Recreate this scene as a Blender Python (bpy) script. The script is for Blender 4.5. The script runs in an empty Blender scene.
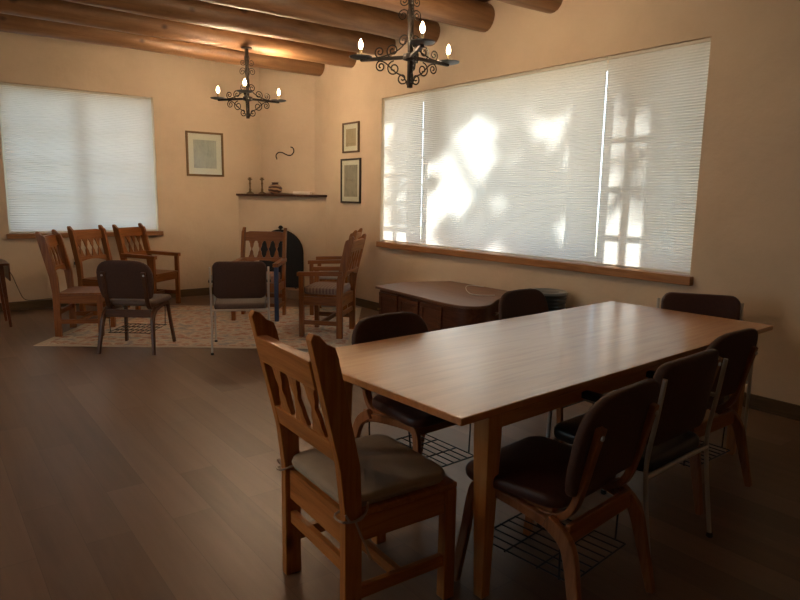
import bpy, math, random
from mathutils import Vector, Matrix, noise as mnoise
random.seed(7)
PI = math.pi
RH = .0048
R = math.radians
sc = bpy.context.scene
C = sc.collection

# ------------------------------------------------------------------ camera
yaw, pit, rol, FPX, EYE = R(37.37), R(-9.2135), R(0.954), 640.0, 1.45
fw = Vector((math.sin(yaw)*math.cos(pit), math.cos(yaw)*math.cos(pit), math.sin(pit)))
r0 = Vector((math.cos(yaw), -math.sin(yaw), 0)); u0 = r0.cross(fw)
rt = r0*math.cos(rol) + u0*math.sin(rol); up = -r0*math.sin(rol) + u0*math.cos(rol)
cd = bpy.data.cameras.new('camera'); cam = bpy.data.objects.new('camera', cd); C.objects.link(cam)
m = Matrix((rt, up, -fw)).transposed().to_4x4(); m.translation = Vector((0, 0, EYE)); cam.matrix_world = m
cd.sensor_width = 36; cd.lens = FPX*36/800; cd.clip_start = .02
sc.camera = cam

# ------------------------------------------------------------------ sky, sun, exposure
W = bpy.data.worlds.new('sky'); sc.world = W; W.use_nodes = True
bg = W.node_tree.nodes['Background']; bg.inputs[0].default_value = (.68, .85, 1.0, 1); bg.inputs[1].default_value = 1.5
sl = bpy.data.lights.new('sun', 'SUN'); sl.energy = 12; sl.angle = R(2.2); sl.color = (1.0, .96, .90)
so = bpy.data.objects.new('sun', sl); C.objects.link(so)
SUN = Vector((-1, 1.4, -.9)).normalized()
so.rotation_euler = SUN.to_track_quat('-Z', 'Y').to_euler(); so.location = (9, -2, 6)
BULB_W = 92
sc.view_settings.view_transform = 'Standard'; sc.view_settings.look = 'None'
sc.view_settings.exposure = 1.75; sc.view_settings.gamma = 1; sc.view_settings.use_curve_mapping = False
sc.cycles.use_denoising = True
sc.cycles.max_bounces = 10; sc.cycles.diffuse_bounces = 6; sc.cycles.transparent_max_bounces = 12
sc.cycles.sample_clamp_indirect = 8

def portal(name, loc, d, w, h):
    l = bpy.data.lights.new(name, 'AREA'); l.shape = 'RECTANGLE'; l.size = w; l.size_y = h; l.cycles.is_portal = True
    o = bpy.data.objects.new(name, l); C.objects.link(o); o.location = loc; o.rotation_euler = Vector(d).to_track_quat('-Z', 'Z').to_euler()
portal('portal', (5.05, 4.52, 1.75), (-1, 0, 0), 4.1, 1.8); portal('portal', (1.8, 9.32, 1.8), (0, -1, 0), 1.8, 1.8); portal('portal', (-2.98, 3.7, 1.6), (1, 0, 0), 2.2, 1.5)

# ------------------------------------------------------------------ mesh helpers
class MB:
    def __init__(s): s.v = []; s.f = []
    def add(s, vs, fs):
        n = len(s.v); s.v += [tuple(p) for p in vs]; s.f += [tuple(i+n for i in f) for f in fs]; return s
    def box(s, x0, x1, y0, y1, z0, z1):
        return s.add([(x0,y0,z0),(x1,y0,z0),(x1,y1,z0),(x0,y1,z0),(x0,y0,z1),(x1,y0,z1),(x1,y1,z1),(x0,y1,z1)],
                     [(0,3,2,1),(4,5,6,7),(0,1,5,4),(1,2,6,5),(2,3,7,6),(3,0,4,7)])
    def prism(s, pts, h0, h1, ax='y'):
        # outline in the plane perpendicular to ax, extruded from h0 to h1
        def P(p, h):
            return (p[0], h, p[1]) if ax == 'y' else ((p[0], p[1], h) if ax == 'z' else (h, p[0], p[1]))
        n = len(pts); vs = [P(p, h0) for p in pts] + [P(p, h1) for p in pts]
        fs = [tuple(range(n-1, -1, -1)), tuple(range(n, 2*n))] + [(i, (i+1) % n, (i+1) % n+n, i+n) for i in range(n)]
        return s.add(vs, fs)
    def loft(s, rings, cap=True, close=True):
        n = len(rings[0]); vs = [p for r in rings for p in r]; fs = []
        for k in range(len(rings)-1):
            for i in range(n if close else n-1):
                j = (i+1) % n; fs.append((k*n+i, k*n+j, (k+1)*n+j, (k+1)*n+i))
        if cap: fs += [tuple(range(n-1, -1, -1)), tuple(range((len(rings)-1)*n, len(rings)*n))]
        return s.add(vs, fs)
    def tube(s, pts, r, n=8, cap=True):
        pts = [Vector(p) for p in pts]; rings = []; N = None
        for i, p in enumerate(pts):
            t = (pts[min(i+1, len(pts)-1)] - pts[max(i-1, 0)]).normalized()
            if N is None:
                N = t.orthogonal().normalized()
            N = (N - t*N.dot(t)).normalized(); B = t.cross(N)
            rr = r[i] if isinstance(r, (list, tuple)) else r
            rings.append([p + (N*math.cos(a) + B*math.sin(a))*rr for a in [2*PI*k/n for k in range(n)]])
        return s.loft(rings, cap)
    def ribbon(s, pts, y, w, t):
        # rectangular section bar following points (x,z) in a plane of constant y; w across y, t in plane (may be list)
        rings = []
        for i, p in enumerate(pts):
            a = pts[max(i-1, 0)]; b = pts[min(i+1, len(pts)-1)]
            dx, dz = b[0]-a[0], b[1]-a[1]; L = math.hypot(dx, dz) or 1; nx, nz = -dz/L, dx/L
            tt = (t[i] if isinstance(t, (list, tuple)) else t)/2
            yy = y[i] if isinstance(y, (list, tuple)) else y
            rings.append([(p[0]+nx*tt, yy-w/2, p[1]+nz*tt), (p[0]+nx*tt, yy+w/2, p[1]+nz*tt),
                          (p[0]-nx*tt, yy+w/2, p[1]-nz*tt), (p[0]-nx*tt, yy-w/2, p[1]-nz*tt)])
        return s.loft(rings)
    def lathe(s, prof, c=(0, 0, 0), n=24):
        rings = [[(c[0]+r*math.cos(2*PI*k/n), c[1]+r*math.sin(2*PI*k/n), c[2]+z) for k in range(n)] for r, z in prof]
        return s.loft(rings)
    def pad(s, outline, h, r=.02, dome=.01, under=0.0):
        # upholstered pad: outline (a,b) around origin, thickness h along third axis (z)
        n = len(outline); cx = sum(p[0] for p in outline)/n; cy = sum(p[1] for p in outline)/n
        size = max(math.hypot(p[0]-cx, p[1]-cy) for p in outline)
        def ring(ins, z):
            k = 1 - ins/size
            return [(cx+(p[0]-cx)*k, cy+(p[1]-cy)*k, z) for p in outline]
        rings = []
        for q in (.75, .5, .25): rings.append([(cx+(x-cx)*(1-q), cy+(y-cy)*(1-q), -under*(1-(1-q)**2)) for x, y, _ in ring(r, 0)])
        for a in (0, 30, 60, 90): rings.append(ring(r*(1-math.sin(R(a))), r*(1-math.cos(R(a)))))
        for a in (0, 30, 60, 90): rings.append(ring(r*(1-math.cos(R(a))), h-r+r*math.sin(R(a))))
        for q in (.12, .3, .5, .7, .88): rings.append([(cx+(x-cx)*(1-q), cy+(y-cy)*(1-q), h+dome*(1-(1-q)**2.2)) for x, y, _ in ring(r, 0)])
        return s.loft(rings)
    def map(s, fn): s.v = [tuple(fn(Vector(p))) for p in s.v]; return s
    def turn(s, a, o=(0, 0, 0)):
        M = Matrix.Rotation(a, 4, 'Z'); o = Vector(o); return s.map(lambda p: M @ p + o)

def obj(name, mb, mat, parent=None, bevel=0, seg=2, sharp=35, loc=None, rz=None):
    me = bpy.data.meshes.new(name); me.from_pydata(mb.v, [], mb.f); me.update()
    import bmesh
    b = bmesh.new(); b.from_mesh(me); bmesh.ops.recalc_face_normals(b, faces=b.faces); b.to_mesh(me); b.free()
    for p in me.polygons: p.use_smooth = True
    me.set_sharp_from_angle(angle=R(sharp))
    o = bpy.data.objects.new(name, me); C.objects.link(o)
    if mat: me.materials.append(mat)
    if parent: o.parent = parent
    if loc: o.location = loc
    if rz is not None: o.rotation_euler = (0, 0, rz)
    if bevel:
        md = o.modifiers.new('bevel', 'BEVEL'); md.width = bevel; md.segments = seg; md.limit_method = 'ANGLE'; md.angle_limit = R(40)
        md.harden_normals = True
    return o
def tag(o, label, cat=None, group=None, kind=None):
    o['label'] = label
    if cat: o['category'] = cat
    if group: o['group'] = group
    if kind: o['kind'] = kind
    return o
def thing(name, label, cat, loc=(0, 0, 0), rz=0, group=None):
    o = bpy.data.objects.new(name, None); C.objects.link(o); o.empty_display_size = .1
    o.location = loc; o.rotation_euler = (0, 0, rz)
    return tag(o, label, cat, group)
def struct(name, mb, mat, parent=None, **k):
    o = obj(name, mb, mat, parent, **k)
    if parent is None: o['kind'] = 'structure'
    return o
def kids(o): return [c for c in bpy.data.objects if c.parent == o]
def dup(root, loc, rz, label, group=None, parent=None):
    c = root.copy(); C.objects.link(c)
    if parent is None:
        c.location = loc; c.rotation_euler = (0, 0, rz); c['label'] = label
        if group: c['group'] = group
    else: c.parent = parent
    for ch in kids(root): dup(ch, None, None, None, None, c)
    return c
def arc(cx, cy, r, a0, a1, n): return [(cx+r*math.cos(R(a0+(a1-a0)*i/n)), cy+r*math.sin(R(a0+(a1-a0)*i/n))) for i in range(n+1)]
def rrect(x0, x1, y0, y1, r, n=5):
    return (arc(x1-r, y1-r, r, 0, 90, n)+arc(x0+r, y1-r, r, 90, 180, n)+arc(x0+r, y0+r, r, 180, 270, n)+arc(x1-r, y0+r, r, 270, 360, n))
def spline(pts, k=6):
    P = [Vector((*p, 0)) if len(p) == 2 else Vector(p) for p in pts]; out = []
    for i in range(len(P)-1):
        a = P[max(i-1, 0)]; b = P[i]; c = P[i+1]; d = P[min(i+2, len(P)-1)]
        for j in range(k):
            t = j/k; out.append(.5*((2*b)+(c-a)*t+(2*a-5*b+4*c-d)*t*t+(3*b-a-3*c+d)*t**3))
    out.append(P[-1])
    return [tuple(p)[:len(pts[0])] for p in out]

# ------------------------------------------------------------------ materials
def new(name):
    mt = bpy.data.materials.new(name); mt.use_nodes = True; nt = mt.node_tree
    return mt, nt, nt.nodes['Principled BSDF'], nt.nodes, nt.links
def ramp(nt, fac, cols, pos=None):
    n = nt.nodes.new('ShaderNodeValToRGB'); e = n.color_ramp.elements
    pos = pos or [i/(len(cols)-1) for i in range(len(cols))]
    e[0].position = pos[0]; e[0].color = (*cols[0], 1); e[1].position = pos[-1]; e[1].color = (*cols[-1], 1)
    for p, c in zip(pos[1:-1], cols[1:-1]):
        k = e.new(p); k.color = (*c, 1)
    nt.links.new(fac, n.inputs[0]); return n.outputs[0]
def coords(nt, scale=(1, 1, 1), rot=(0, 0, 0), loc=(0, 0, 0)):
    t = nt.nodes.new('ShaderNodeTexCoord'); mp = nt.nodes.new('ShaderNodeMapping')
    mp.inputs['Scale'].default_value = scale; mp.inputs['Rotation'].default_value = rot; mp.inputs['Location'].default_value = loc
    nt.links.new(t.outputs['Object'], mp.inputs[0]); return mp.outputs[0]
def noise(nt, vec, scale, detail=4, rough=.55, dist=0):
    n = nt.nodes.new('ShaderNodeTexNoise'); n.inputs['Scale'].default_value = scale; n.inputs['Detail'].default_value = detail
    n.inputs['Roughness'].default_value = rough; n.inputs['Distortion'].default_value = dist
    nt.links.new(vec, n.inputs['Vector']); return n.outputs['Fac']
def bump(nt, b, h, strength=.3, dist=.005):
    n = nt.nodes.new('ShaderNodeBump'); n.inputs['Strength'].default_value = strength; n.inputs['Distance'].default_value = dist
    nt.links.new(h, n.inputs['Height']); nt.links.new(n.outputs[0], b.inputs['Normal'])
def wood(name, c0, c1, c2, axis='z', rough=.45, fine=30, knots=False, spec=.32, coat=0):
    mt, nt, b, N, L = new(name)
    s = {'x': (.07, 1, 1), 'y': (1, .07, 1), 'z': (1, 1, .07)}[axis]
    v = coords(nt, s); a = noise(nt, v, fine, 5, .6, 1.0); g = noise(nt, v, fine*3.4, 3)
    mx = N.new('ShaderNodeMath'); mx.operation = 'MULTIPLY_ADD'; mx.inputs[1].default_value = .35
    L.new(g, mx.inputs[0]); L.new(a, mx.inputs[2])
    col = ramp(nt, mx.outputs[0], [c0, c1, c2], [.42, .66, .92])
    if knots:
        vo = N.new('ShaderNodeTexVoronoi'); vo.inputs['Scale'].default_value = 3.3; L.new(coords(nt, {'x': (.5, 1, 1), 'y': (1, .5, 1), 'z': (1, 1, .5)}[axis]), vo.inputs['Vector'])
        kf = ramp(nt, vo.outputs['Distance'], [(1, 1, 1), (0, 0, 0)], [.05, .10])
        m_ = N.new('ShaderNodeMix'); m_.data_type = 'RGBA'; L.new(kf, m_.inputs[0]); L.new(col, m_.inputs[6])
        m_.inputs[7].default_value = (*[c*.3 for c in c0], 1); col = m_.outputs[2]
    L.new(col, b.inputs['Base Color']); b.inputs['Roughness'].default_value = rough
    b.inputs['Specular IOR Level'].default_value = spec; b.inputs['Coat Weight'].default_value = coat; b.inputs['Coat Roughness'].default_value = .22; b.inputs['Coat IOR'].default_value = 1.8
    bump(nt, b, mx.outputs[0], .15, .002); return mt
def plain(name, col, rough=.5, metal=0, var=0, vs=12, bmp=0, bs=60, spec=.5):
    mt, nt, b, N, L = new(name); b.inputs['Base Color'].default_value = (*col, 1); b.inputs['Roughness'].default_value = rough
    b.inputs['Metallic'].default_value = metal; b.inputs['Specular IOR Level'].default_value = spec
    v = coords(nt)
    if var:
        f = noise(nt, v, vs); c = ramp(nt, f, [tuple(x*(1-var) for x in col), tuple(min(1, x*(1+var)) for x in col)], [.3, .7]); L.new(c, b.inputs['Base Color'])
    if bmp: bump(nt, b, noise(nt, v, bs, 5), bmp, .004)
    return mt
PINE = ((.21, .070, .014), (.35, .125, .030), (.45, .185, .053))
pine = {a: wood('pine_'+a, *PINE, axis=a, rough=.42, knots=True) for a in 'xyz'}
APINE = ((.14, .042, .008), (.23, .078, .018), (.31, .12, .032))
apine = {a: wood('aged_pine_'+a, *APINE, axis=a, rough=.4) for a in 'xyz'}
DARKP = ((.15, .052, .018), (.25, .095, .034), (.33, .14, .055))
dpine = {a: wood('stained_pine_'+a, *DARKP, axis=a, rough=.4) for a in 'xyz'}
WAL = ((.045, .017, .008), (.075, .03, .013), (.11, .046, .02))
walnut = {a: wood('walnut_'+a, *WAL, axis=a, rough=.35) for a in 'xyz'}
oak_top = wood('honey_oak', (.38, .145, .034), (.48, .20, .055), (.55, .25, .08), 'x', rough=.45, fine=22, spec=.3, coat=1)
oak_z = wood('honey_oak_leg', (.40, .17, .055), (.50, .23, .08), (.58, .30, .11), 'z', rough=.35, fine=26)
mahog = wood('mahogany', (.06, .02, .010), (.10, .034, .016), (.15, .055, .026), 'y', rough=.3, fine=20)
cabtop = wood('cabinet_top', (.13, .055, .028), (.19, .085, .045), (.25, .12, .065), 'y', rough=.33, fine=14)
sillwood = wood('sill_wood', (.22, .095, .035), (.32, .15, .06), (.40, .20, .085), 'y', rough=.4)
skirt = wood('skirting_wood', (.07, .045, .022), (.10, .065, .033), (.13, .085, .045), 'x', rough=.45)
uph = plain('brown_fabric', (.058, .023, .013), .75, var=.18, vs=90, bmp=.25, bs=350)
uph_seat = plain('brown_seat_fabric', (.095, .055, .040), .6, var=.15, vs=90, bmp=.2, bs=350)
uph_dark = plain('maroon_vinyl', (.055, .018, .012), .5, var=.15, vs=60, bmp=.1, bs=200)
blackvinyl = plain('black_vinyl', (.012, .011, .011), .28, bmp=.05, bs=120)
cushm = plain('taupe_canvas', (.30, .235, .17), .85, var=.08, vs=14, bmp=.3, bs=300)
steel = plain('brushed_steel', (.50, .48, .45), .38, 1)
blackm = plain('black_wire', (.012, .012, .013), .4, .3)
iron = plain('wrought_iron', (.030, .022, .016), .55, .6, var=.3, vs=40, bmp=.3, bs=80)
soot = plain('soot', (.004, .004, .004), .9)
whitep = plain('white_plastic', (.7, .68, .63), .4)
blackp = plain('black_plastic', (.015, .016, .016), .35)
bluem = plain('leg_blue', (.014, .030, .085), .5)  # even dark blue for one front leg of the fireplace armchair

def plaster():
    mt, nt, b, N, L = new('tan_plaster'); v = coords(nt)
    f = noise(nt, v, 1.3, 5, .6); c = ramp(nt, f, [(.55, .43, .305), (.61, .48, .345), (.65, .52, .375)], [.3, .5, .72])
    L.new(c, b.inputs['Base Color']); b.inputs['Roughness'].default_value = .9; b.inputs['Specular IOR Level'].default_value = .15
    bump(nt, b, noise(nt, v, 5, 8, .6), .35, .03); return mt
plas = plaster()
def floor_mat():
    mt, nt, b, N, L = new('vinyl_planks'); v = coords(nt, rot=(0, 0, R(90)), loc=(.3, .07, 0))
    br = N.new('ShaderNodeTexBrick'); br.offset = .37; br.inputs['Scale'].default_value = 1
    br.inputs['Brick Width'].default_value = 1.22; br.inputs['Row Height'].default_value = .18; br.inputs['Mortar Size'].default_value = .0012
    br.inputs['Mortar Smooth'].default_value = .3; br.inputs['Bias'].default_value = 0
    br.inputs['Color1'].default_value = (0, 0, 0, 1); br.inputs['Color2'].default_value = (1, 1, 1, 1); br.inputs['Mortar'].default_value = (.5, .5, .5, 1)
    L.new(v, br.inputs['Vector'])
    vv = coords(nt, (1, .06, 1)); g = noise(nt, vv, 16, 6, .65, .6); big = noise(nt, coords(nt, (1, .35, 1)), 2.5, 3)
    def mth(op, a, b_, c=None):
        q = N.new('ShaderNodeMath'); q.operation = op
        for i, x in enumerate((a, b_, c)):
            if x is None: continue
            if isinstance(x, (int, float)): q.inputs[i].default_value = x
            else: L.new(x, q.inputs[i])
        return q.outputs[0]
    s_ = mth('MULTIPLY_ADD', br.outputs['Color'], .34, mth('MULTIPLY_ADD', g, .5, mth('MULTIPLY', big, .30)))
    col = ramp(nt, s_, [(.105, .060, .037), (.165, .098, .063), (.225, .140, .094)], [.25, .55, .85])
    mx = N.new('ShaderNodeMix'); mx.data_type = 'RGBA'; L.new(br.outputs['Fac'], mx.inputs[0]); L.new(col, mx.inputs[6]); mx.inputs[7].default_value = (.10, .062, .040, 1)
    L.new(mx.outputs[2], b.inputs['Base Color']); b.inputs['Roughness'].default_value = .38; b.inputs['Specular IOR Level'].default_value = .45
    bump(nt, b, g, .12, .002); return mt
def blind_mat(name, col, tr):
    mt = bpy.data.materials.new(name); mt.use_nodes = True; nt = mt.node_tree; nt.nodes.clear(); N, L = nt.nodes, nt.links
    o = N.new('ShaderNodeOutputMaterial'); mx = N.new('ShaderNodeMixShader'); d = N.new('ShaderNodeBsdfDiffuse'); t = N.new('ShaderNodeBsdfTranslucent')
    f = noise(nt, coords(nt, (1, 1, 1)), 2.2, 3); c = ramp(nt, f, [tuple(x*.94 for x in col), col], [.3, .7])
    L.new(c, d.inputs[0]); L.new(c, t.inputs[0]); mx.inputs[0].default_value = tr
    L.new(d.outputs[0], mx.inputs[1]); L.new(t.outputs[0], mx.inputs[2]); L.new(mx.outputs[0], o.inputs[0]); return mt
blindm = blind_mat('cellular_shade', (.68, .67, .66), .27)
def glass_mat():
    mt = bpy.data.materials.new('window_glass'); mt.use_nodes = True; nt = mt.node_tree; nt.nodes.clear(); N, L = nt.nodes, nt.links
    o = N.new('ShaderNodeOutputMaterial'); mx = N.new('ShaderNodeMixShader'); t = N.new('ShaderNodeBsdfTransparent'); g = N.new('ShaderNodeBsdfGlossy')
    g.inputs['Roughness'].default_value = .02; mx.inputs[0].default_value = .05; t.inputs[0].default_value = (.93, .96, .95, 1)
    L.new(t.outputs[0], mx.inputs[1]); L.new(g.outputs[0], mx.inputs[2]); L.new(mx.outputs[0], o.inputs[0]); return mt
glassm = glass_mat()
def emit(name, col, s):
    mt = bpy.data.materials.new(name); mt.use_nodes = True; nt = mt.node_tree; b = nt.nodes['Principled BSDF']
    b.inputs['Base Color'].default_value = (*col, 1); b.inputs['Emission Color'].default_value = (*col, 1); b.inputs['Emission Strength'].default_value = s; return mt
bulbm = emit('lit_bulb', (1, .78, .48), 14)
def log_mat():
    mt, nt, b, N, L = new('peeled_log'); v = coords(nt, (.12, 1, 1)); g = noise(nt, v, 9, 6, .65, .8)
    col = ramp(nt, g, [(.12, .055, .022), (.215, .105, .045), (.31, .165, .078)], [.3, .52, .75])
    vo = N.new('ShaderNodeTexVoronoi'); vo.inputs['Scale'].default_value = 3.6; L.new(coords(nt, (.7, 1, 1)), vo.inputs['Vector'])
    kf = ramp(nt, vo.outputs['Distance'], [(1, 1, 1), (0, 0, 0)], [.05, .12])
    m_ = N.new('ShaderNodeMix'); m_.data_type = 'RGBA'; L.new(kf, m_.inputs[0]); L.new(col, m_.inputs[6]); m_.inputs[7].default_value = (.07, .028, .012, 1)
    L.new(m_.outputs[2], b.inputs['Base Color']); b.inputs['Roughness'].default_value = .45; bump(nt, b, g, .35, .008); return mt
logm = log_mat()

# ------------------------------------------------------------------ room shell
XW, YW, XL, YF, ZC, TH = 4.667, 8.94, -2.6, -2.4, 3.34, .36
struct('floor', MB().box(XL-TH, XW+TH, YF-TH, YW+TH, -.1, 0), floor_mat())
deck = wood('ceiling_boards', (.10, .045, .02), (.17, .08, .036), (.22, .11, .05), 'y', rough=.6)
struct('ceiling', MB().box(XL-TH, XW+TH, YF-TH, YW+TH, ZC, ZC+.12), deck)
WY0, WY1, WZ0, WZ1 = 2.50, 6.54, .885, 2.615
w = MB(); w.box(XW, XW+TH, YF-TH, WY0, 0, ZC); w.box(XW, XW+TH, WY1, YW+TH, 0, ZC); w.box(XW, XW+TH, WY0, WY1, 0, WZ0); w.box(XW, XW+TH, WY0, WY1, WZ1, ZC)
struct('wall_right', w, plas)
BX0, BX1, BZ0, BZ1 = .93, 2.68, .925, 2.68
w = MB(); w.box(XL-TH, BX0, YW, YW+TH, 0, ZC); w.box(BX1, XW, YW, YW+TH, 0, ZC); w.box(BX0, BX1, YW, YW+TH, 0, BZ0); w.box(BX0, BX1, YW, YW+TH, BZ1, ZC)
struct('wall_back', w, plas)
w = MB(); w.box(XL-TH, XL, YF-TH, 2.6, 0, ZC); w.box(XL-TH, XL, 4.8, YW, 0, ZC); w.box(XL-TH, XL, 2.6, 4.8, 0, .85); w.box(XL-TH, XL, 2.6, 4.8, 2.35, ZC)
struct('wall_left', w, plas)
struct('wall_front', MB().box(XL, XW, YF-TH, YF, 0, ZC), plas)
struct('baseboard_back', MB().box(XL, 3.80, YW-.02, YW, 0, .105), skirt, bevel=.004)
struct('baseboard_right', MB().box(XW-.02, XW, YF, 7.80, 0, .105), wood('skirting_wood_y', (.07, .045, .022), (.10, .065, .033), (.13, .085, .045), 'y', rough=.45), bevel=.004)
struct('baseboard_left', MB().box(XL, XL+.02, YF, YW-.02, 0, .105), skirt, bevel=.004)
struct('trim_1', MB().box(XW-.05, XW+.16, WY0-.03, WY1+.02, WZ0-.065, WZ0+.003), sillwood, bevel=.006)
struct('trim_2', MB().box(BX0-.03, BX1+.05, YW-.05, YW+.14, BZ0-.055, BZ0+.003), wood('sill_wood_x', (.22, .095, .035), (.32, .15, .06), (.40, .20, .085), 'x', rough=.4), bevel=.006)

# windows: outer frames with muntins and glass, deep in the reveals
white_frame = plain('painted_frame', (.62, .60, .55), .5)
def window(name, rects, pt, depth0, depth1, posts):
    root = bpy.data.objects.new(name, None); C.objects.link(root); root['kind'] = 'structure'
    fr = MB(); mu = MB(); gl = MB()
    def bx(mb, a0, a1, z0, z1, d0, d1):
        if pt == 'right': mb.box(XW+d0, XW+d1, a0, a1, z0, z1)
        elif pt == 'left': mb.box(XL-d1, XL-d0, a0, a1, z0, z1)
        else: mb.box(a0, a1, YW+d0, YW+d1, z0, z1)
    for a0, a1, z0, z1, nc, nr in rects:
        t = .06
        bx(fr, a0, a0+t, z0, z1, depth0, depth1); bx(fr, a1-t, a1, z0, z1, depth0, depth1)
        bx(fr, a0+t, a1-t, z0, z0+t, depth0, depth1); bx(fr, a0+t, a1-t, z1-t, z1, depth0, depth1)
        for i in range(1, nc): q = a0+t+(a1-a0-2*t)*i/nc; bx(mu, q-.014, q+.014, z0+t, z1-t, depth0+.012, depth1-.012)
        for i in range(1, nr): q = z0+t+(z1-z0-2*t)*i/nr; bx(mu, a0+t, a1-t, q-.014, q+.014, depth0+.014, depth1-.014)
        bx(gl, a0+t, a1-t, z0+t, z1-t, (depth0+depth1)/2-.002, (depth0+depth1)/2+.002)
    for p in posts: bx(fr, p[0], p[1], p[2], p[3], depth0-.05, depth1)
    obj('window_frame', fr, white_frame, root, bevel=.003)
    if mu.v: obj('muntins', mu, white_frame, root)
    obj('glass_pane', gl, glassm, root)
    return root
window('window_1', [(2.50, 3.06, WZ0, WZ1, 2, 4), (3.28, 5.45, WZ0, WZ1, 1, 1), (5.62, 6.54, WZ0, WZ1, 3, 5)], 'right', .25, .31,
       [(3.06, 3.28, WZ0, WZ1), (5.45, 5.62, WZ0, WZ1)])
window('window_2', [(BX0, 1.80, BZ0, BZ1, 2, 4), (1.80, BX1, BZ0, BZ1, 2, 4)], 'back', .14, .19, [])

window('fill_window', [(2.6, 3.7, .85, 2.35, 2, 3), (3.7, 4.8, .85, 2.35, 2, 3)], 'left', .2, .26, [])  # unseen window added in the left wall to let in fill daylight
# pleated shades
def blind(label, a0, a1, z0, z1, wall, d):
    root = thing('window_blind', label, 'window blind', (XW+d, (a0+a1)/2, z0) if wall == 'right' else ((a0+a1)/2, YW+d, z0), 0, 'pleated blinds')
    h = a1-a0; H = z1-z0; n = int((H-.05)/.0105); rings = []
    f = MB(); vs = []; fs = []
    for k in range(n+1):
        z = .022+(H-.047)*k/n; x = .0022 if k % 2 else -.0022
        vs += ([(x, -h/2, z), (x, h/2, z)] if wall == 'right' else [(-h/2, x, z), (h/2, x, z)])
        if k: fs.append((2*k-2, 2*k-1, 2*k+1, 2*k))
    f.add(vs, fs)
    o = obj('pleated_fabric', f, blindm, root, sharp=5)
    def rail(nm, za, zb):
        b = MB(); b.box(-.014, .014, -h/2, h/2, za, zb) if wall == 'right' else b.box(-h/2, h/2, -.014, .014, za, zb)
        obj(nm, b, plain(nm+'_paint', (.55, .50, .42), .5), root, bevel=.003)
    rail('bottom_rail', 0.004, .022); rail('top_rail', H-.025, H)
    return root
blind('narrow white pleated blind left of the big one, nearest the fireplace', 5.784, 6.53, WZ0+.003, WZ1-.003, 'right', .035)
blind('widest white pleated blind with bright tree-shadow patches, over the picture window', 3.384, 5.777, WZ0+.003, WZ1-.003, 'right', .035)
blind('white pleated blind at the right end of the long window', 2.515, 3.374, WZ0+.003, WZ1-.003, 'right', .035)
blind('bluish white pleated blind on the far wall behind the wooden chairs', .955, 2.665, BZ0+.003, BZ1-.003, 'back', .035)

# ceiling logs
def log(y, label, r=.128):
    mb = MB(); rings = []; n = 20; K = 60; x0, x1 = XL, XW+.05
    for k in range(K+1):
        x = x0+(x1-x0)*k/K; ring = []
        for i in range(n):
            a = 2*PI*i/n; q = mnoise.noise(Vector((x*.7, y*3.1, 0)))*.010
            rr = r*(1.05-.05*k/K)+mnoise.noise(Vector((x*1.6, math.cos(a)*.8+y*5, math.sin(a)*.8)))*.012+q
            ring.append((x, rr*math.cos(a), rr*math.sin(a)))
        rings.append(ring)
    mb.loft(rings)
    o = obj('ceiling_beam', mb, logm, None, sharp=60, loc=(0, y+.07, 3.192)); tag(o, label, 'beam', 'peeled log beams across the ceiling'); return o
for y, lb in ((7.955, 'round log ceiling beam closest to the far wall'), (7.145, 'round log beam from which the farther chandelier hangs, second from the far wall'),
              (6.33, 'round log ceiling beam, third from the far wall'), (5.545, 'round log ceiling beam, fourth from the far wall, ending above the big blind'),
              (4.735, 'round log ceiling beam, fifth from the far wall, just beyond the nearer chandelier'), (3.91, 'round log beam nearest the camera, only its end seen at the top edge'),
              (3.1, 'round log ceiling beam overhead, seventh from the far wall'), (2.3, 'round log ceiling beam overhead, eighth from the far wall'), (1.5, 'round log ceiling beam overhead, ninth from the far wall')):
    log(y, lb)

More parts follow.
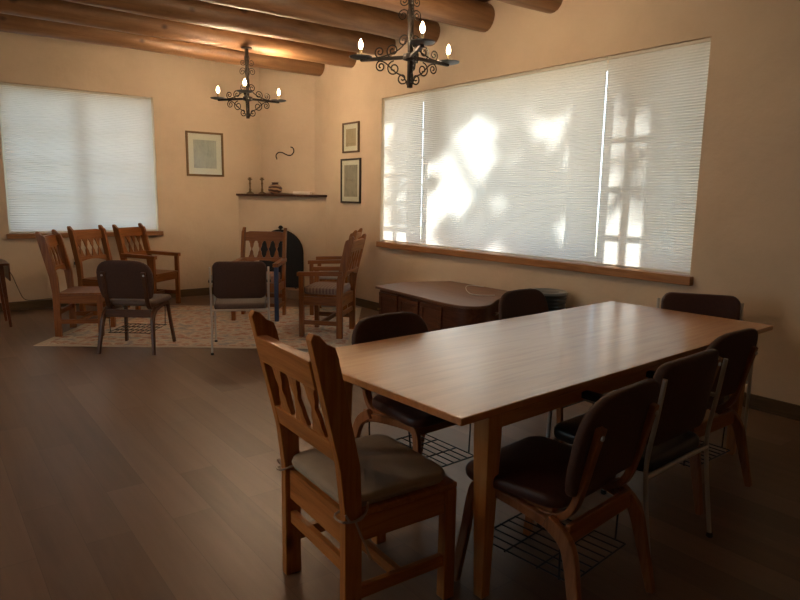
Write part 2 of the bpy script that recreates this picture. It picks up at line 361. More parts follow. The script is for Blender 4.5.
# corner fireplace
def fire():
    root = thing('corner_fireplace', 'tan plastered corner fireplace with arched black opening and mantel shelf', 'fireplace', (0, 0, 0))
    A = Vector((3.82, YW+.02)); B = Vector((XW+.02, 7.83)); d = (B-A).normalized(); nrm = Vector((-d.y, d.x)); L = (B-A).length
    if nrm.dot(Vector((-1, -1))) < 0: nrm = -nrm
    cc = Vector((XW, YW))
    # front face with an arched cut: columns of quads, in face coordinates (s along, z up)
    s0 = L*.515; hw, hs, ht = .31, .62, .31
    out = MB()
    arch = [(s0-hw, .13)]+[(s0-hw, hs)]+[(s0+hw*math.cos(R(180-a)), hs+ht*math.sin(R(a))) for a in range(12, 180, 12)]+[(s0+hw, hs), (s0+hw, .13)]
    def P(s_, z, q=0.0): p = A+d*s_+nrm*q; return (p.x, p.y, z)
    H = 1.415
    vs = []; fs = []
    def quad(a, b, c_, e): n = len(vs); vs.extend([a, b, c_, e]); fs.append((n, n+1, n+2, n+3))
    quad(P(0, 0), P(s0-hw, 0), P(s0-hw, H), P(0, H)); quad(P(s0+hw, 0), P(L, 0), P(L, H), P(s0+hw, H)); quad(P(s0-hw, 0), P(s0+hw, 0), P(s0+hw, .13), P(s0-hw, .13))
    for i in range(1, len(arch)-2):
        a, b = arch[i], arch[i+1]; quad(P(a[0], a[1]), P(b[0], b[1]), P(b[0], H), P(a[0], H))
    for i in range(len(arch)-1):
        a, b = arch[i], arch[i+1]; quad(P(*a), P(*b), P(b[0], b[1], -.12), P(a[0], a[1], -.12))
    n = len(vs); vs += [P(0, H), P(L, H), (XW, YW, H)]; fs.append((n, n+1, n+2))
    out.add(vs, fs); obj('fireplace_body', out, plas, root)
    fb = MB(); n = len(arch); fb.add([P(a[0], a[1], -.12) for a in arch]+[P(s0+(a[0]-s0)*.8, a[1]*.9+.01, -.34) for a in arch],
                                     [(i, i+1, i+1+n, i+n) for i in range(n-1)]+[tuple(range(n, 2*n)), (0, n, 2*n-1, n-1)])
    obj('firebox', fb, soot, root)
    # chimney above
    A2, B2 = (4.19, YW+.01), (XW+.01, 8.15)
    ch = MB(); bow = []
    for i in range(9):
        t = i/8; q = .05*math.sin(PI*t); bow.append((A2[0]+(B2[0]-A2[0])*t+nrm.x*q, A2[1]+(B2[1]-A2[1])*t+nrm.y*q))
    ch.prism(bow+[(XW+.01, YW+.01)], H+.05, ZC-.002, 'z'); obj('chimney', ch, plas, root)
    mt = MB(); o1 = A-d*.02; o2 = B+d*.0
    pts = [o1+nrm*.01, A+d*.06+nrm*.07, A+d*(L*.5)+nrm*.085, A+d*(L-.06)+nrm*.07, o2+nrm*.01]
    mt.prism([(p.x, p.y) for p in pts]+[(XW-.005, 7.86), (XW-.005, YW-.005), (3.86, YW-.005)], H+.005, H+.035, 'z')
    obj('mantel_shelf', mt, walnut['x'], root, bevel=.008)
    he = MB(); pts = [A+d*.12+nrm*.02, A+d*.2+nrm*.30, A+d*(L-.2)+nrm*.30, A+d*(L-.12)+nrm*.02]
    he.prism([(p.x, p.y) for p in pts], 0, .125, 'z'); obj('hearth', he, plain('hearth_stone', (.30, .20, .13), .8, var=.2, vs=8), root, bevel=.01)
    # screen
    sp = A+d*s0+nrm*.09
    rz = math.atan2(d.y, d.x)
    sr = thing('fireplace_screen', 'black arched fireplace screen with a small knob on top', 'fireplace screen', (sp.x, sp.y, .127), rz)
    pan = [(-.335, 0), (-.335, .485)]+[(.335*math.cos(R(180-a)), .485+.335*math.sin(R(a))) for a in range(10, 180, 10)]+[(.335, .485), (.335, 0)]
    obj('mesh_panel', MB().prism(pan, -.004, .004, 'y'), plain('screen_mesh', (.008, .008, .008), .7), sr)
    obj('frame_bar', MB().tube([(p[0], 0, p[1]) for p in pan], .009, 8), iron, sr)
    obj('screen_knob', MB().lathe([(.012, .81), (.012, .83), (.03, .843), (.034, .86), (.02, .88), (.004, .885)], n=12), iron, sr)
    for s_ in (-1, 1): obj('screen_foot', MB().box(s_*.26-.012, s_*.26+.012, -.08, .08, 0, .012), iron, sr)
    return A, d, nrm, L, H+.035
FA, Fd, Fn, FL_, MZ = fire()
def onmantel(t, q): p = FA+Fd*(FL_*t)-Fn*q; return (p.x, p.y, MZ+.001)
# mantel things
def candlestick(loc, label):
    r = thing('candlestick', label, 'candlestick', loc, 0, 'candlesticks on the mantel')
    br = plain('aged_brass', (.20, .13, .06), .45, .8)
    obj('base', MB().lathe([(.055, 0), (.055, .008), (.03, .022), (.014, .035)], n=20), br, r)
    obj('stem', MB().lathe([(.014, .035), (.018, .06), (.010, .08), (.012, .13), (.017, .15), (.009, .17), (.012, .19)], n=16), br, r)
    obj('candle_cup', MB().lathe([(.012, .19), (.034, .205), (.036, .212), (.020, .214), (.020, .232), (.014, .232)], n=18), br, r)
candlestick(onmantel(.13, .06), 'left one of the two brass candlesticks on the mantel')
candlestick(onmantel(.265, .06), 'right one of the two brass candlesticks, next to the painted pot')
pr = thing('clay_pot', 'round painted brown clay pot with pale bands on the mantel', 'pot', onmantel(.42, .03))
mt, nt, b, N, L = new('painted_clay'); wv = N.new('ShaderNodeTexWave'); wv.bands_direction = 'Z'; wv.inputs['Scale'].default_value = 7; wv.inputs['Distortion'].default_value = 5; wv.inputs['Detail'].default_value = 1
L.new(coords(nt), wv.inputs['Vector']); L.new(ramp(nt, wv.outputs['Fac'], [(.05, .018, .010), (.15, .055, .025), (.40, .25, .14)], [.3, .55, .75]), b.inputs['Base Color']); b.inputs['Roughness'].default_value = .4
obj('pot_body', MB().lathe([(.045, 0), (.06, .005), (.098, .045), (.103, .075), (.088, .11), (.055, .133), (.045, .137)], n=32), mt, pr)
obj('pot_neck', MB().lathe([(.046, .136), (.044, .150), (.052, .163), (.046, .163), (.038, .15), (.036, .135)], n=32), plain('dark_clay', (.07, .028, .015), .4), pr)
pp = onmantel(.72, .02)
tag(obj('white_box', MB().box(-.13, .13, -.04, .04, 0, .042), plain('card_white', (.78, .70, .60), .7), None, bevel=.004, loc=pp, rz=math.atan2(Fd.y, Fd.x)), 'flat whitish box lying at the right of the mantel', 'box')
# iron S hook on the chimney
sp = []
for i in range(25):
    t = i/24; u = (t-.5)*.24; sp.append((u, 0, .05*math.sin(t*2*PI)*-1+.02*(t-.5)*3))
for e in (0, 1):
    pass
S = spline([(-.13, 0, -.075), (-.145, 0, -.02), (-.11, 0, .02), (-.05, 0, .022), (0, 0, 0), (.05, 0, -.018), (.10, 0, -.01), (.135, 0, .04), (.12, 0, .085), (.085, 0, .10)], 6)
cp = FA+Fd*(FL_*.52)-Fn*.24
chx, chy = (4.19+XW)/2, (YW+8.15)/2
q = Vector((chx, chy))+Fn*.068
tag(obj('wall_hook', MB().tube(S, .008, 8), iron, None, loc=(q.x, q.y, 2.02), rz=math.atan2(Fd.y, Fd.x)), 'thin black iron S-shaped hook on the chimney above the mantel', 'wall ornament')

# pictures
def picture(label, wall, a0, a1, z0, z1, fcol, art):
    root = thing('framed_picture', label, 'picture', (XW-.001, (a0+a1)/2, (z0+z1)/2) if wall == 'right' else ((a0+a1)/2, YW-.001, (z0+z1)/2), R(-90) if wall == 'right' else 0, 'framed pictures on the walls')
    w2, h2 = (a1-a0)/2, (z1-z0)/2; t = .022 if wall == 'right' else .028
    f = MB()
    for a, b_, c_, e in ((-w2, w2, h2-t, h2), (-w2, w2, -h2, -h2+t), (-w2, -w2+t, -h2+t, h2-t), (w2-t, w2, -h2+t, h2-t)): f.box(a, b_, -.025, 0, c_, e)
    obj('picture_frame', f, fcol, root, bevel=.003)
    obj('mat_board', MB().box(-w2+t, w2-t, -.010, -.002, -h2+t, h2-t), plain('mat_board_card', (.74, .68, .56), .6), root)
    m_ = .055 if wall == 'right' else .075
    obj('art_print', MB().box(-w2+t+m_, w2-t-m_, -.012, -.0105, -h2+t+m_*1.1, h2-t-m_*1.1), art, root)
    gm = bpy.data.materials.get('window_glass'); obj('picture_glass', MB().box(-w2+t, w2-t, -.0175, -.016, -h2+t, h2-t), gm, root)
def art(name, cols, s=6):
    mt, nt, b, N, L = new(name); L.new(ramp(nt, noise(nt, coords(nt, (1.8, 1, .8)), s, 4, .6, .8), cols, None), b.inputs['Base Color']); b.inputs['Roughness'].default_value = .8
    return mt
gold = plain('bronze_frame', (.16, .09, .03), .45, .3); blk = plain('black_frame', (.03, .022, .015), .4)
picture('dark framed picture alone on the far wall beside the window', 'back', 3.09, 3.62, 1.68, 2.285, gold, art('grey_watercolour', [(.2, .22, .22), (.45, .43, .38), (.62, .58, .48)]))
picture('upper, smaller, brown framed picture of the pair by the long window', 'right', 7.01, 7.40, 2.00, 2.385, plain('brown_frame', (.11, .055, .02), .45), art('sepia_print', [(.22, .15, .09), (.42, .32, .2), (.5, .4, .28)], 9))
picture('lower, taller, black framed picture of the pair by the long window', 'right', 6.97, 7.44, 1.35, 1.925, blk, art('etching', [(.10, .09, .08), (.35, .3, .24), (.45, .38, .28)], 9))

# chandeliers
def spiral(cx, cz, r, a0, turns, sgn=1, n=26):
    out = []
    for i in range(n+1):
        t = i/n; rr = r*(1-.82*t); a = a0+sgn*turns*2*PI*t; out.append((cx+rr*math.cos(a), cz+rr*math.sin(a)))
    return out
panm = plain('grey_iron', (.13, .14, .145), .45, .5)
def chandelier(name_label, loc, ang, power=1):
    root = thing('chandelier', name_label, 'chandelier', loc, 0, 'wrought iron chandeliers')
    top = 3.075-loc[2]
    obj('post', MB().box(-.016, .016, -.016, .016, -.22, top), iron, root, bevel=.003)
    obj('canopy_plate', MB().lathe([(.06, top-.012), (.06, top), (.01, top)], n=20), iron, root)
    obj('hub', MB().lathe([(.02, -.03), (.055, -.018), (.055, .018), (.02, .03)], n=20), iron, root)
    for k in range(3):
        a = ang+k*2*PI/3
        def T(p): c_, s_ = math.cos(a), math.sin(a); return Vector((c_*p.x-s_*p.y, s_*p.x+c_*p.y, p.z))
        arm = MB().box(.03, .40, -.014, .014, -.012, .012).map(T); obj('arm', arm, iron, root, bevel=.003)
        cup = MB().lathe([(.010, .006), (.05, .006), (.085, .016), (.09, .024), (.05, .018), (.012, .018)], (.40, 0, 0), 20).map(T); pan = obj('drip_pan', cup, panm, root)
        obj('candle_sleeve', MB().lathe([(.013, .018), (.013, .075), (.008, .078)], (.40, 0, 0), 12).map(T), plain('sleeve_ivory', (.35, .25, .14), .6), pan)
        obj('bulb', MB().lathe([(.006, .078), (.014, .090), (.0175, .108), (.014, .128), (.006, .145), (.001, .155)], (.40, 0, 0), 14).map(T), bulbm, pan)
        sc_ = MB()
        curves = [spiral(.14, .055, .052, -PI/2, 1.6), spiral(.245, .05, .042, -PI/2, 1.5, 1), spiral(.13, -.075, .055, PI/2, 1.6, -1), spiral(.235, -.055, .042, PI/2, 1.5, -1),
                  spiral(.06, -.15, .045, PI, 1.4, 1), spiral(.055, .12, .045, PI, 1.5, -1),
                  spline([(.02, -.20), (.05, -.14), (.12, -.10), (.20, -.03), (.26, -.012)], 4), spline([(.02, .22), (.03, .13), (.09, .06), (.20, .02), (.27, .012)], 4)]
        for cv in curves: sc_.tube([(p[0], 0, p[1]) for p in cv], .0055, 6)
        obj('scroll_bracket', sc_.map(T), iron, root)
        sc2 = MB()
        for cv in (spiral(.062, .30, .045, PI, 1.6, -1), spiral(.055, .40, .038, PI, 1.5, 1), spline([(.016, .24), (.03, .30), (.016, .36), (.03, .44), (.016, .48)], 4)):
            sc2.tube([(p[0], 0, p[1]) for p in cv], .0042, 6)
        obj('post_scroll', sc2.map(T), iron, root)
        lp = bpy.data.lights.new('bulb_light', 'POINT'); lp.energy = BULB_W*power; lp.color = (1, .74, .47); lp.shadow_soft_size = .018
        lo = bpy.data.objects.new('bulb_light', lp); C.objects.link(lo); lo.parent = root; lo.location = T(Vector((.40, 0, .115)))
    return root
chandelier('larger looking iron chandelier in front of the long window, three lit candle bulbs', (3.075, 3.95, 2.475), R(-116.3))
chandelier('iron chandelier farther away by the far wall, three lit candle bulbs', (3.185, 7.10, 2.52), R(-118), 1.5)
chandelier('added iron chandelier out of frame at the left, giving warm fill light', (-1.3, 3.2, 2.48), R(-110), 1.25)  # unseen lamp added for warm fill from the left

# ------------------------------------------------------------------ rug
def rug():
    a = R(-36.1); W_, L_ = 3.0, 2.3; FL = Vector((.825, 6.762)); ex = Vector((math.cos(a), math.sin(a))); ey = Vector((-ex.y, ex.x)); c_ = FL+ex*W_/2+ey*L_/2
    mt, nt, b, N, L = new('faded_persian_rug')
    t = N.new('ShaderNodeTexCoord'); sp_ = N.new('ShaderNodeSeparateXYZ'); L.new(t.outputs['Object'], sp_.inputs[0])
    def mth(op, a_, b_=None):
        q = N.new('ShaderNodeMath'); q.operation = op
        for i, x in enumerate((a_, b_)):
            if x is None: continue
            if isinstance(x, (int, float)): q.inputs[i].default_value = x
            else: L.new(x, q.inputs[i])
        return q.outputs[0]
    dx = mth('SUBTRACT', W_/2, mth('ABSOLUTE', sp_.outputs[0])); dy = mth('SUBTRACT', L_/2, mth('ABSOLUTE', sp_.outputs[1])); dd = mth('MINIMUM', dx, dy)
    band = ramp(nt, dd, [(0.65, 0.56, 0.42), (0.65, 0.56, 0.42), (0.46, 0.26, 0.19), (0.68, 0.57, 0.43), (0.68, 0.57, 0.43), (0.37, 0.36, 0.34), (0.62, 0.51, 0.39)], [0, .06, .09, .12, .34, .38, .42])
    vo = N.new('ShaderNodeTexVoronoi'); vo.inputs['Scale'].default_value = 9; L.new(t.outputs['Object'], vo.inputs['Vector'])
    pat = ramp(nt, vo.outputs['Distance'], [(0.46, 0.19, 0.13), (0.56, 0.31, 0.22), (0.80, 0.70, 0.54), (0.34, 0.36, 0.37)], [.05, .35, .55, .85])
    wv = noise(nt, coords(nt), 22, 5, .7, 1.5)
    mk = ramp(nt, wv, [(0, 0, 0), (1, 1, 1)], [.42, .58])
    mx = N.new('ShaderNodeMix'); mx.data_type = 'RGBA'; L.new(mk, mx.inputs[0]); L.new(band, mx.inputs[6]); L.new(pat, mx.inputs[7])
    edge = ramp(nt, dd, [(1, 1, 1), (1, 1, 1), (0, 0, 0)], [0, .05, .06])
    m2 = N.new('ShaderNodeMix'); m2.data_type = 'RGBA'; L.new(edge, m2.inputs[0]); L.new(mx.outputs[2], m2.inputs[6]); m2.inputs[7].default_value = (.62, .53, .40, 1)
    L.new(m2.outputs[2], b.inputs['Base Color']); b.inputs['Roughness'].default_value = .95; b.inputs['Specular IOR Level'].default_value = .1; bump(nt, b, wv, .4, .004)
    tag(obj('area_rug', MB().box(-W_/2, W_/2, -L_/2, L_/2, 0, .004), mt, None, bevel=.001, loc=(c_.x, c_.y, .0005), rz=a), 'faded cream and red patterned rug under the circle of chairs', 'rug')
rug()

# ------------------------------------------------------------------ big table
TA = math.atan2(.140, 2.60)
def big_table():
    c_ = ((1.322+1.321+3.924+3.866)/4, (2.481+1.432+1.579+2.617)/4+.0)
    r = thing('dining_table', 'long honey oak dining table with a glossy top in the foreground', 'table', (c_[0], c_[1], 0), TA)
    hx, hy = 1.285, .522
    obj('tabletop', MB().box(-hx, hx, -hy, hy, .722, .75), oak_top, r, bevel=.005)
    for s in (-1, 1):
        obj('apron', MB().box(-1.02, 1.02, s*.44-.012, s*.44+.012, .635, .722), wood('oak_apron_lit', (.44, .18, .055), (.54, .25, .08), (.62, .31, .11), 'x', rough=.35), r, bevel=.002)  # light from the camera side put into the paler oak of the long aprons
        obj('apron', MB().box(s*1.04-.012, s*1.04+.012, -.43, .43, .635, .722), oak_top, r, bevel=.002)
        for t in (-1, 1):
            l = MB(); rings = []
            for z, h in ((.722, .036), (.62, .036), (0, .021)):
                ox, oy = s*(1.068), t*(.445)
                rings.append([(ox+a*h, oy+b*h, z) for a, b in ((-1, -1), (1, -1), (1, 1), (-1, 1))])
            obj('leg', l.loft(rings), oak_z, r, bevel=.004)
    return r
big_table()

# ------------------------------------------------------------------ rustic wooden chairs
def rake(z): return -.2 if z < .44 else (-.2-(z-.44)*.10 if z < .6 else -.216-(z-.6)*.235)
def rustic(label, arms, P, loc, rz, group, flat=False):
    hw = .25 if arms else .225
    r = thing('wooden_armchair' if arms else 'wooden_chair', label, 'chair', loc, rz, group)
    for s in (-1, 1):
        post = [(-.232, 0), (-.232, .44), (-.250, .60), (-.350, 1.028), (-.340, 1.046), (-.319, 1.040), (-.294, 1.012), (-.266, .998), (-.254, .965), (-.175, .60), (-.168, .44), (-.168, 0)]
        obj('rear_post', MB().prism(post, s*hw-.018, s*hw+.018), P['z'], r, bevel=.004)
        fh = .63 if arms else .425
        obj('front_leg', MB().box(.178, .226, s*hw-.022, s*hw+.022, 0, fh), P['z'], r, bevel=.004)
        obj('side_rail', MB().box(-.17, .18, s*hw-.012, s*hw+.012, .335, .42), P['x'], r, bevel=.003)
        obj('side_stretcher', MB().box(-.17, .18, s*hw-.012, s*hw+.012, .13, .175), P['x'], r, bevel=.003)
        if arms:
            am = MB().prism([(-.235, .645), (-.235, .69), (.243, .67), (.243, .628)], s*hw-.032, s*hw+.032); obj('armrest', am, P['x'], r, bevel=.004)
    iw = hw-.018
    def slab(z0, z1, th, pts=None, y0=-iw, y1=iw):
        # board in the rake plane: outline in (y,z)
        o = pts or [(y0, z0), (y1, z0), (y1, z1), (y0, z1)]
        mb = MB().prism(o, -th/2, th/2, 'x'); return mb.map(lambda p: Vector((p.x+rake(p.z)-.018, p.y, p.z)))
    cz = [(-iw, .885), (iw, .885), (iw, .985), (iw-.05, .998), (-iw+.05, .998), (-iw, .985)]
    if flat: cz = [(-iw, .862), (iw, .862), (iw, .957), (-iw, .957)]
    obj('crest_rail', slab(0, 0, .045 if flat else .032, cz), P['y'], r, bevel=.004)
    lo = [(-iw, .62)]+[(-iw+2*iw*i/10, .62+(0 if flat else .035)*math.sin(PI*i/10)) for i in range(1, 10)]+[(iw, .62), (iw, .69), (-iw, .69)]
    obj('lower_back_rail', slab(0, 0, .028, lo), P['y'], r, bevel=.003)
    n = 3 if flat else 4
    for k in range(n):
        y = (k-(n-1)/2)*(2*iw*.78/(n-.4)); L_ = []; R_ = []
        for i in range(13):
            t = i/12; z = .69+(.175 if flat else .195)*t; h = (.028 if flat else .020)+.012*math.cos(2*PI*t)+(.004*math.cos(6*PI*t)); L_.append((y+h, z)); R_.append((y-h, z))
        obj('back_splat', slab(0, 0, .014, L_+R_[::-1]), P['z'], r)
    obj('seat_board', MB().box(-.19, .235, -hw-.012 if not arms else -hw+.022, hw+.012 if not arms else hw-.022, .42, .442), P['y'], r, bevel=.005)
    obj('front_rail', MB().box(.19, .214, -hw+.022, hw-.022, .335, .42), P['y'], r, bevel=.003)
    obj('rear_rail', MB().box(-.214, -.19, -hw+.018, hw-.018, .315, .43), P['y'], r, bevel=.003)
    obj('rear_stretcher', MB().box(-.212, -.188, -hw+.018, hw-.018, .215, .262), P['y'], r, bevel=.003)
    obj('middle_stretcher', MB().box(-.012, .012, -hw+.012, hw-.012, .13, .172), P['y'], r, bevel=.003)
    return r
def cushion(label, mat, loc, rz, w=.42, d=.40, ties=False, h=.045, hw=.225):
    r = thing('seat_cushion', label, 'cushion', (loc[0], loc[1], .443), rz)
    o = MB().pad(rrect(-d/2, d/2, -w/2, w/2, .06), h, .018, .012)
    co = obj('cushion_pad', o, mat, r, sharp=60)
    out = rrect(-d/2+.001, d/2-.001, -w/2+.001, w/2-.001, .06); out.append(out[0])
    obj('piping', MB().tube([(p[0], p[1], h*.5) for p in out], .005, 6), mat, co)
    if ties:
        tm = plain('tie_tape', (.36, .27, .21), .8)
        for s in (-1, 1):
            X0 = -.2; y0 = s*(hw+.024); yi = s*(hw-.024)
            t = MB(); t.tube(spline([(X0+.045, yi, .01), (X0-.045, yi, -.005), (X0-.045, y0, -.012), (X0+.02, y0+s*.003, -.020), (X0+.05, y0-s*.006, .008)], 4), .004, 6)
            t.tube(spline([(X0+.0, y0+s*.004, -.020), (X0-.025, y0+s*.012, -.01), (X0-.04, y0+s*.01, .015)], 4), .004, 6)
            if s < 0:
                t.tube(spline([(X0, y0+s*.004, -.02), (X0+.035, y0+s*.008, .0), (X0+.045, y0+s*.008, .035)], 4), .004, 6)
                t.tube(spline([(X0+.0, y0+s*.004, -.02), (X0+.018, y0+s*.006, -.07), (X0+.035, y0+s*.008, -.11), (X0+.055, y0+s*.009, -.165)], 4), .004, 6)
            obj('tie', t, tm, r)
    return r
FG = (1.262, 1.835); FGA = R(-2.5)
rustic('pine chair with taupe tied cushion in the foreground at the end of the dining table', False, pine, (FG[0], FG[1], 0), FGA, None, True)
cushion('taupe canvas seat cushion tied with tapes to the foreground pine chair', cushm, FG, FGA, .45, .43, True)
G = 'wooden chairs round the rug'
P2 = apine
rustic('armless wooden chair leftmost in the row under the far window', False, P2, (1.373, 7.158, RH), R(332.8), G)
rustic('armless wooden chair in the middle of the row under the far window', False, P2, (1.825, 8.09, .0), R(301), G)
rustic('wooden armchair at the right end of the row under the far window', True, P2, (2.42, 8.43, 0), R(308), G)
rustic('wooden armchair standing in front of the fireplace opening', True, P2, (3.20, 6.92, RH), R(231), G)
rustic('wooden armchair with grey plaid cushion nearest the low cabinet', True, P2, (3.44, 5.757, RH), R(132), G)
rustic('wooden armchair half hidden behind the one with the plaid cushion, by the wall', True, P2, (4.12, 6.80, 0), R(139), G)
def plaid():
    mt, nt, b, N, L = new('plaid_cloth'); w1 = N.new('ShaderNodeTexWave'); w1.bands_direction = 'X'; w1.inputs['Scale'].default_value = 9; L.new(coords(nt), w1.inputs['Vector'])
    w2 = N.new('ShaderNodeTexWave'); w2.bands_direction = 'Y'; w2.inputs['Scale'].default_value = 9; L.new(coords(nt), w2.inputs['Vector'])
    q = N.new('ShaderNodeMath'); q.operation = 'MULTIPLY'; L.new(w1.outputs['Fac'], q.inputs[0]); L.new(w2.outputs['Fac'], q.inputs[1])
    L.new(ramp(nt, q.outputs[0], [(.34, .27, .23), (.24, .15, .13), (.15, .10, .10)]), b.inputs['Base Color']); b.inputs['Roughness'].default_value = .9; return mt
plm = plaid()
cushion('grey plaid cushion on the armchair nearest the low cabinet', plm, (3.44, 5.757), R(132), .44, .40, h=.07)
cushion('pinkish cushion on the armchair in front of the fireplace', plain('rose_cloth', (.42, .24, .18), .9, var=.25, vs=30), (3.20, 6.92), R(231), .44, .40, h=.085)
cushion('pale cushion on the half hidden armchair by the wall', plain('pale_cloth', (.45, .40, .34), .9, var=.1, vs=30), (4.12, 6.80), R(139), .44, .40, h=.05)
for o in bpy.data.objects:
    if o.name.startswith('seat_cushion') and o.location.y > 5: o.location.z = .443+RH
    if o.name.startswith('wooden_armchair') and o.get('label', '').startswith('wooden armchair standing'):
        for c_ in kids(o):
            if c_.name.startswith('front_leg') and sum(v.co.y for v in c_.data.vertices) > 0:
                c_.data.materials.clear(); c_.data.materials.append(bluem); c_['label'] = 'leg with a dark blue face'

# ------------------------------------------------------------------ upholstered wood-frame chairs with wire rack
def library(label, loc, rz, P, fab, seatfab, group):
    r = thing('upholstered_chair', label, 'chair', loc, rz, group)
    for s in (-1, 1):
        # front leg bending into the seat rail
        fl = spline([(.265, 0), (.235, .20), (.215, .36), (.185, .405), (.10, .405), (-.06, .385), (-.17, .36)], 5)
        ys = [s*(.235-.03*min(1, p[1]/.36)) for p in fl]
        obj('front_leg', MB().ribbon(fl, ys, .026, .038), P['z'], r, bevel=.006)
        rl = spline([(-.285, 0), (-.245, .18), (-.205, .33), (-.12, .395)], 5); ys = [s*(.250-.03*min(1, p[1]/.36)) for p in rl]
        obj('rear_leg', MB().ribbon(rl, ys, .028, [.030+.022*min(1, p[1]/.3) for p in rl]), P['z'], r, bevel=.006)
        ur = spline([(.02, .392), (-.08, .392), (-.150, .405), (-.192, .45), (-.218, .53), (-.245, .64), (-.272, .745)], 5)
        up_ = obj('back_upright', MB().ribbon(ur, s*.180, .040, .026), P['z'], r, bevel=.006)
        obj('bolt', MB().lathe([(.009, -.004), (.009, .002), (.003, .004)], n=12).map(lambda p: Vector((-.281-p.z, s*.185+p.x, .715+p.y))), steel, up_)
        obj('side_strut', MB().box(-.12, .10, s*.175-.015, s*.175+.015, .395, .425), P['x'], r)
    obj('rear_crossrail', MB().box(-.20, -.18, -.205, .205, .325, .395), P['y'], r, bevel=.004)
    obj('front_crossrail', MB().box(.17, .19, -.195, .195, .365, .42), P['y'], r, bevel=.004)
    seat = [(.245+.02*math.cos(PI*t/2), .225*t) for t in (-1, -.6, -.2, .2, .6, 1)]
    so_ = arc(.19, .180, .065, 0, 90, 5)+arc(-.09, .145, .07, 90, 180, 5)+arc(-.09, -.145, .07, 180, 270, 5)+arc(.19, -.180, .065, 270, 360, 5)
    obj('seat_pad', MB().pad(so_, .05, .02, .016).map(lambda p: Vector((p.x, p.y, p.z+.425-.03*(p.x-.2)*-.2))), seatfab, r, sharp=60)
    # back pad: (y,z) outline with arched top
    bo = []
    for i in range(17):
        t = i/16; a = PI*t; bo.append((.25*math.copysign(abs(math.cos(a))**.5, math.cos(a)), .69+.16*math.sin(a)**.8))
    bo += [(-.246, .60), (-.235, .54)]+arc(-.195, .53, .035, 180, 270, 3)+arc(.195, .53, .035, 270, 360, 3)+[(.235, .54), (.246, .60)]
    def bm(p):
        y, z, t = p.x, p.y, p.z
        return Vector((-.222-(z-.5)*.20+t+.45*y*y*.6, y, z))
    obj('back_pad', MB().pad(bo, .034, .014, .010).map(bm), fab, r, sharp=60)
    rk = MB()
    for k in range(9):
        y = -.185+.37*k/8; rk.tube([(.20, y, .185), (-.20, y, .185)], .0032, 6)
    for x in (-.20, -.07, .07, .20): rk.tube([(x, -.19, .182), (x, .19, .182)], .0038, 6)
    for s in (-1, 1):
        for x in (-.16, .16): rk.tube([(x, s*.19, .182), (x, s*.195, .30), (x*.95, s*.20, .385)], .0038, 6)
    obj('wire_rack', rk, blackm, r)
    return r
GU = 'brown upholstered chairs with wire racks'
c0 = library('brown upholstered chair on the near long side of the table, closest to the camera', (1.815, 1.42, 0), R(96), dpine, uph, uph_dark, GU)
dup(c0, (3.08, 1.655, 0), R(90.5), 'brown upholstered chair on the near long side of the table, farthest right', GU)
dup(c0, (1.94, 2.36, 0), R(-88), 'brown round-backed chair across the table, showing left of the low cabinet', GU)
dup(c0, (3.22, 2.60, 0), R(-86), 'brown round-backed chair across the table, in front of the black bin', GU)
library('dark upholstered chair with its back to the camera at the front left of the rug', (1.62, 6.15, RH), R(52), walnut, uph, uph_seat, GU)

# ------------------------------------------------------------------ steel armchairs
steel_lit = plain('lit_steel', (.78, .76, .72), .35, .9)  # same steel, with the light on the rug chair put into its colour
def steelchair(label, loc, rz, fab, seatfab, group, steel=steel):
    r = thing('metal_armchair', label, 'chair', loc, rz, group)
    for s in (-1, 1):
        y = s*.255
        obj('rear_leg', MB().tube(spline([(-.275, y, .004), (-.235, y, .30), (-.225, y, .46), (-.25, y, .64), (-.27, y, .80)], 5), .0095, 10), steel, r)
        obj('front_leg', MB().tube(spline([(.25, y, .004), (.235, y, .30), (.225, y, .60), (.20, y, .635), (.10, y, .64), (-.245, y, .635)], 5), .0095, 10), steel, r)
        obj('armrest', MB().pad(rrect(-.20, .22, y-.024, y+.024, .022), .024, .009, .003).map(lambda p: Vector((p.x, p.y, p.z+.648))), blackp, r, sharp=60)
        for x in (-.275, .25): obj('foot_glide', MB().lathe([(.014, 0), (.016, .004), (.013, .02)], (x, y, 0), 12), blackp, r)
    for x in (-.225, .225): obj('seat_crossbar', MB().tube([(x, -.255, .40), (x, .255, .40)], .010, 8), steel, r)
    obj('seat_pad', MB().pad(rrect(-.22, .245, -.235, .235, .05), .06, .022, .014).map(lambda p: Vector((p.x, p.y, p.z+.405+.03*(p.x)))), seatfab, r, sharp=60)
    bo = rrect(-.238, .238, .505, .848, .06, 6)
    obj('back_pad', MB().pad(bo, .045, .018, .008).map(lambda p: Vector((-.240-(p.y-.5)*.13+p.z+.5*p.x*p.x, p.x, p.y))), fab, r, sharp=60)
    return r
GM = 'steel framed armchairs'
s0 = steelchair('steel framed armchair with dark brown back at the front of the rug', (2.43, 5.66, .0), R(65), uph, uph_seat, GM, steel_lit)
steelchair('steel legged armchair with black seat, middle of the near long side of the table', (2.405, 1.50, 0), R(93), uph, blackvinyl, GM)
steelchair('maroon armchair at the far right end of the dining table by the wall', (3.90, 1.98, 0), R(213), uph_dark, uph_dark, GM)

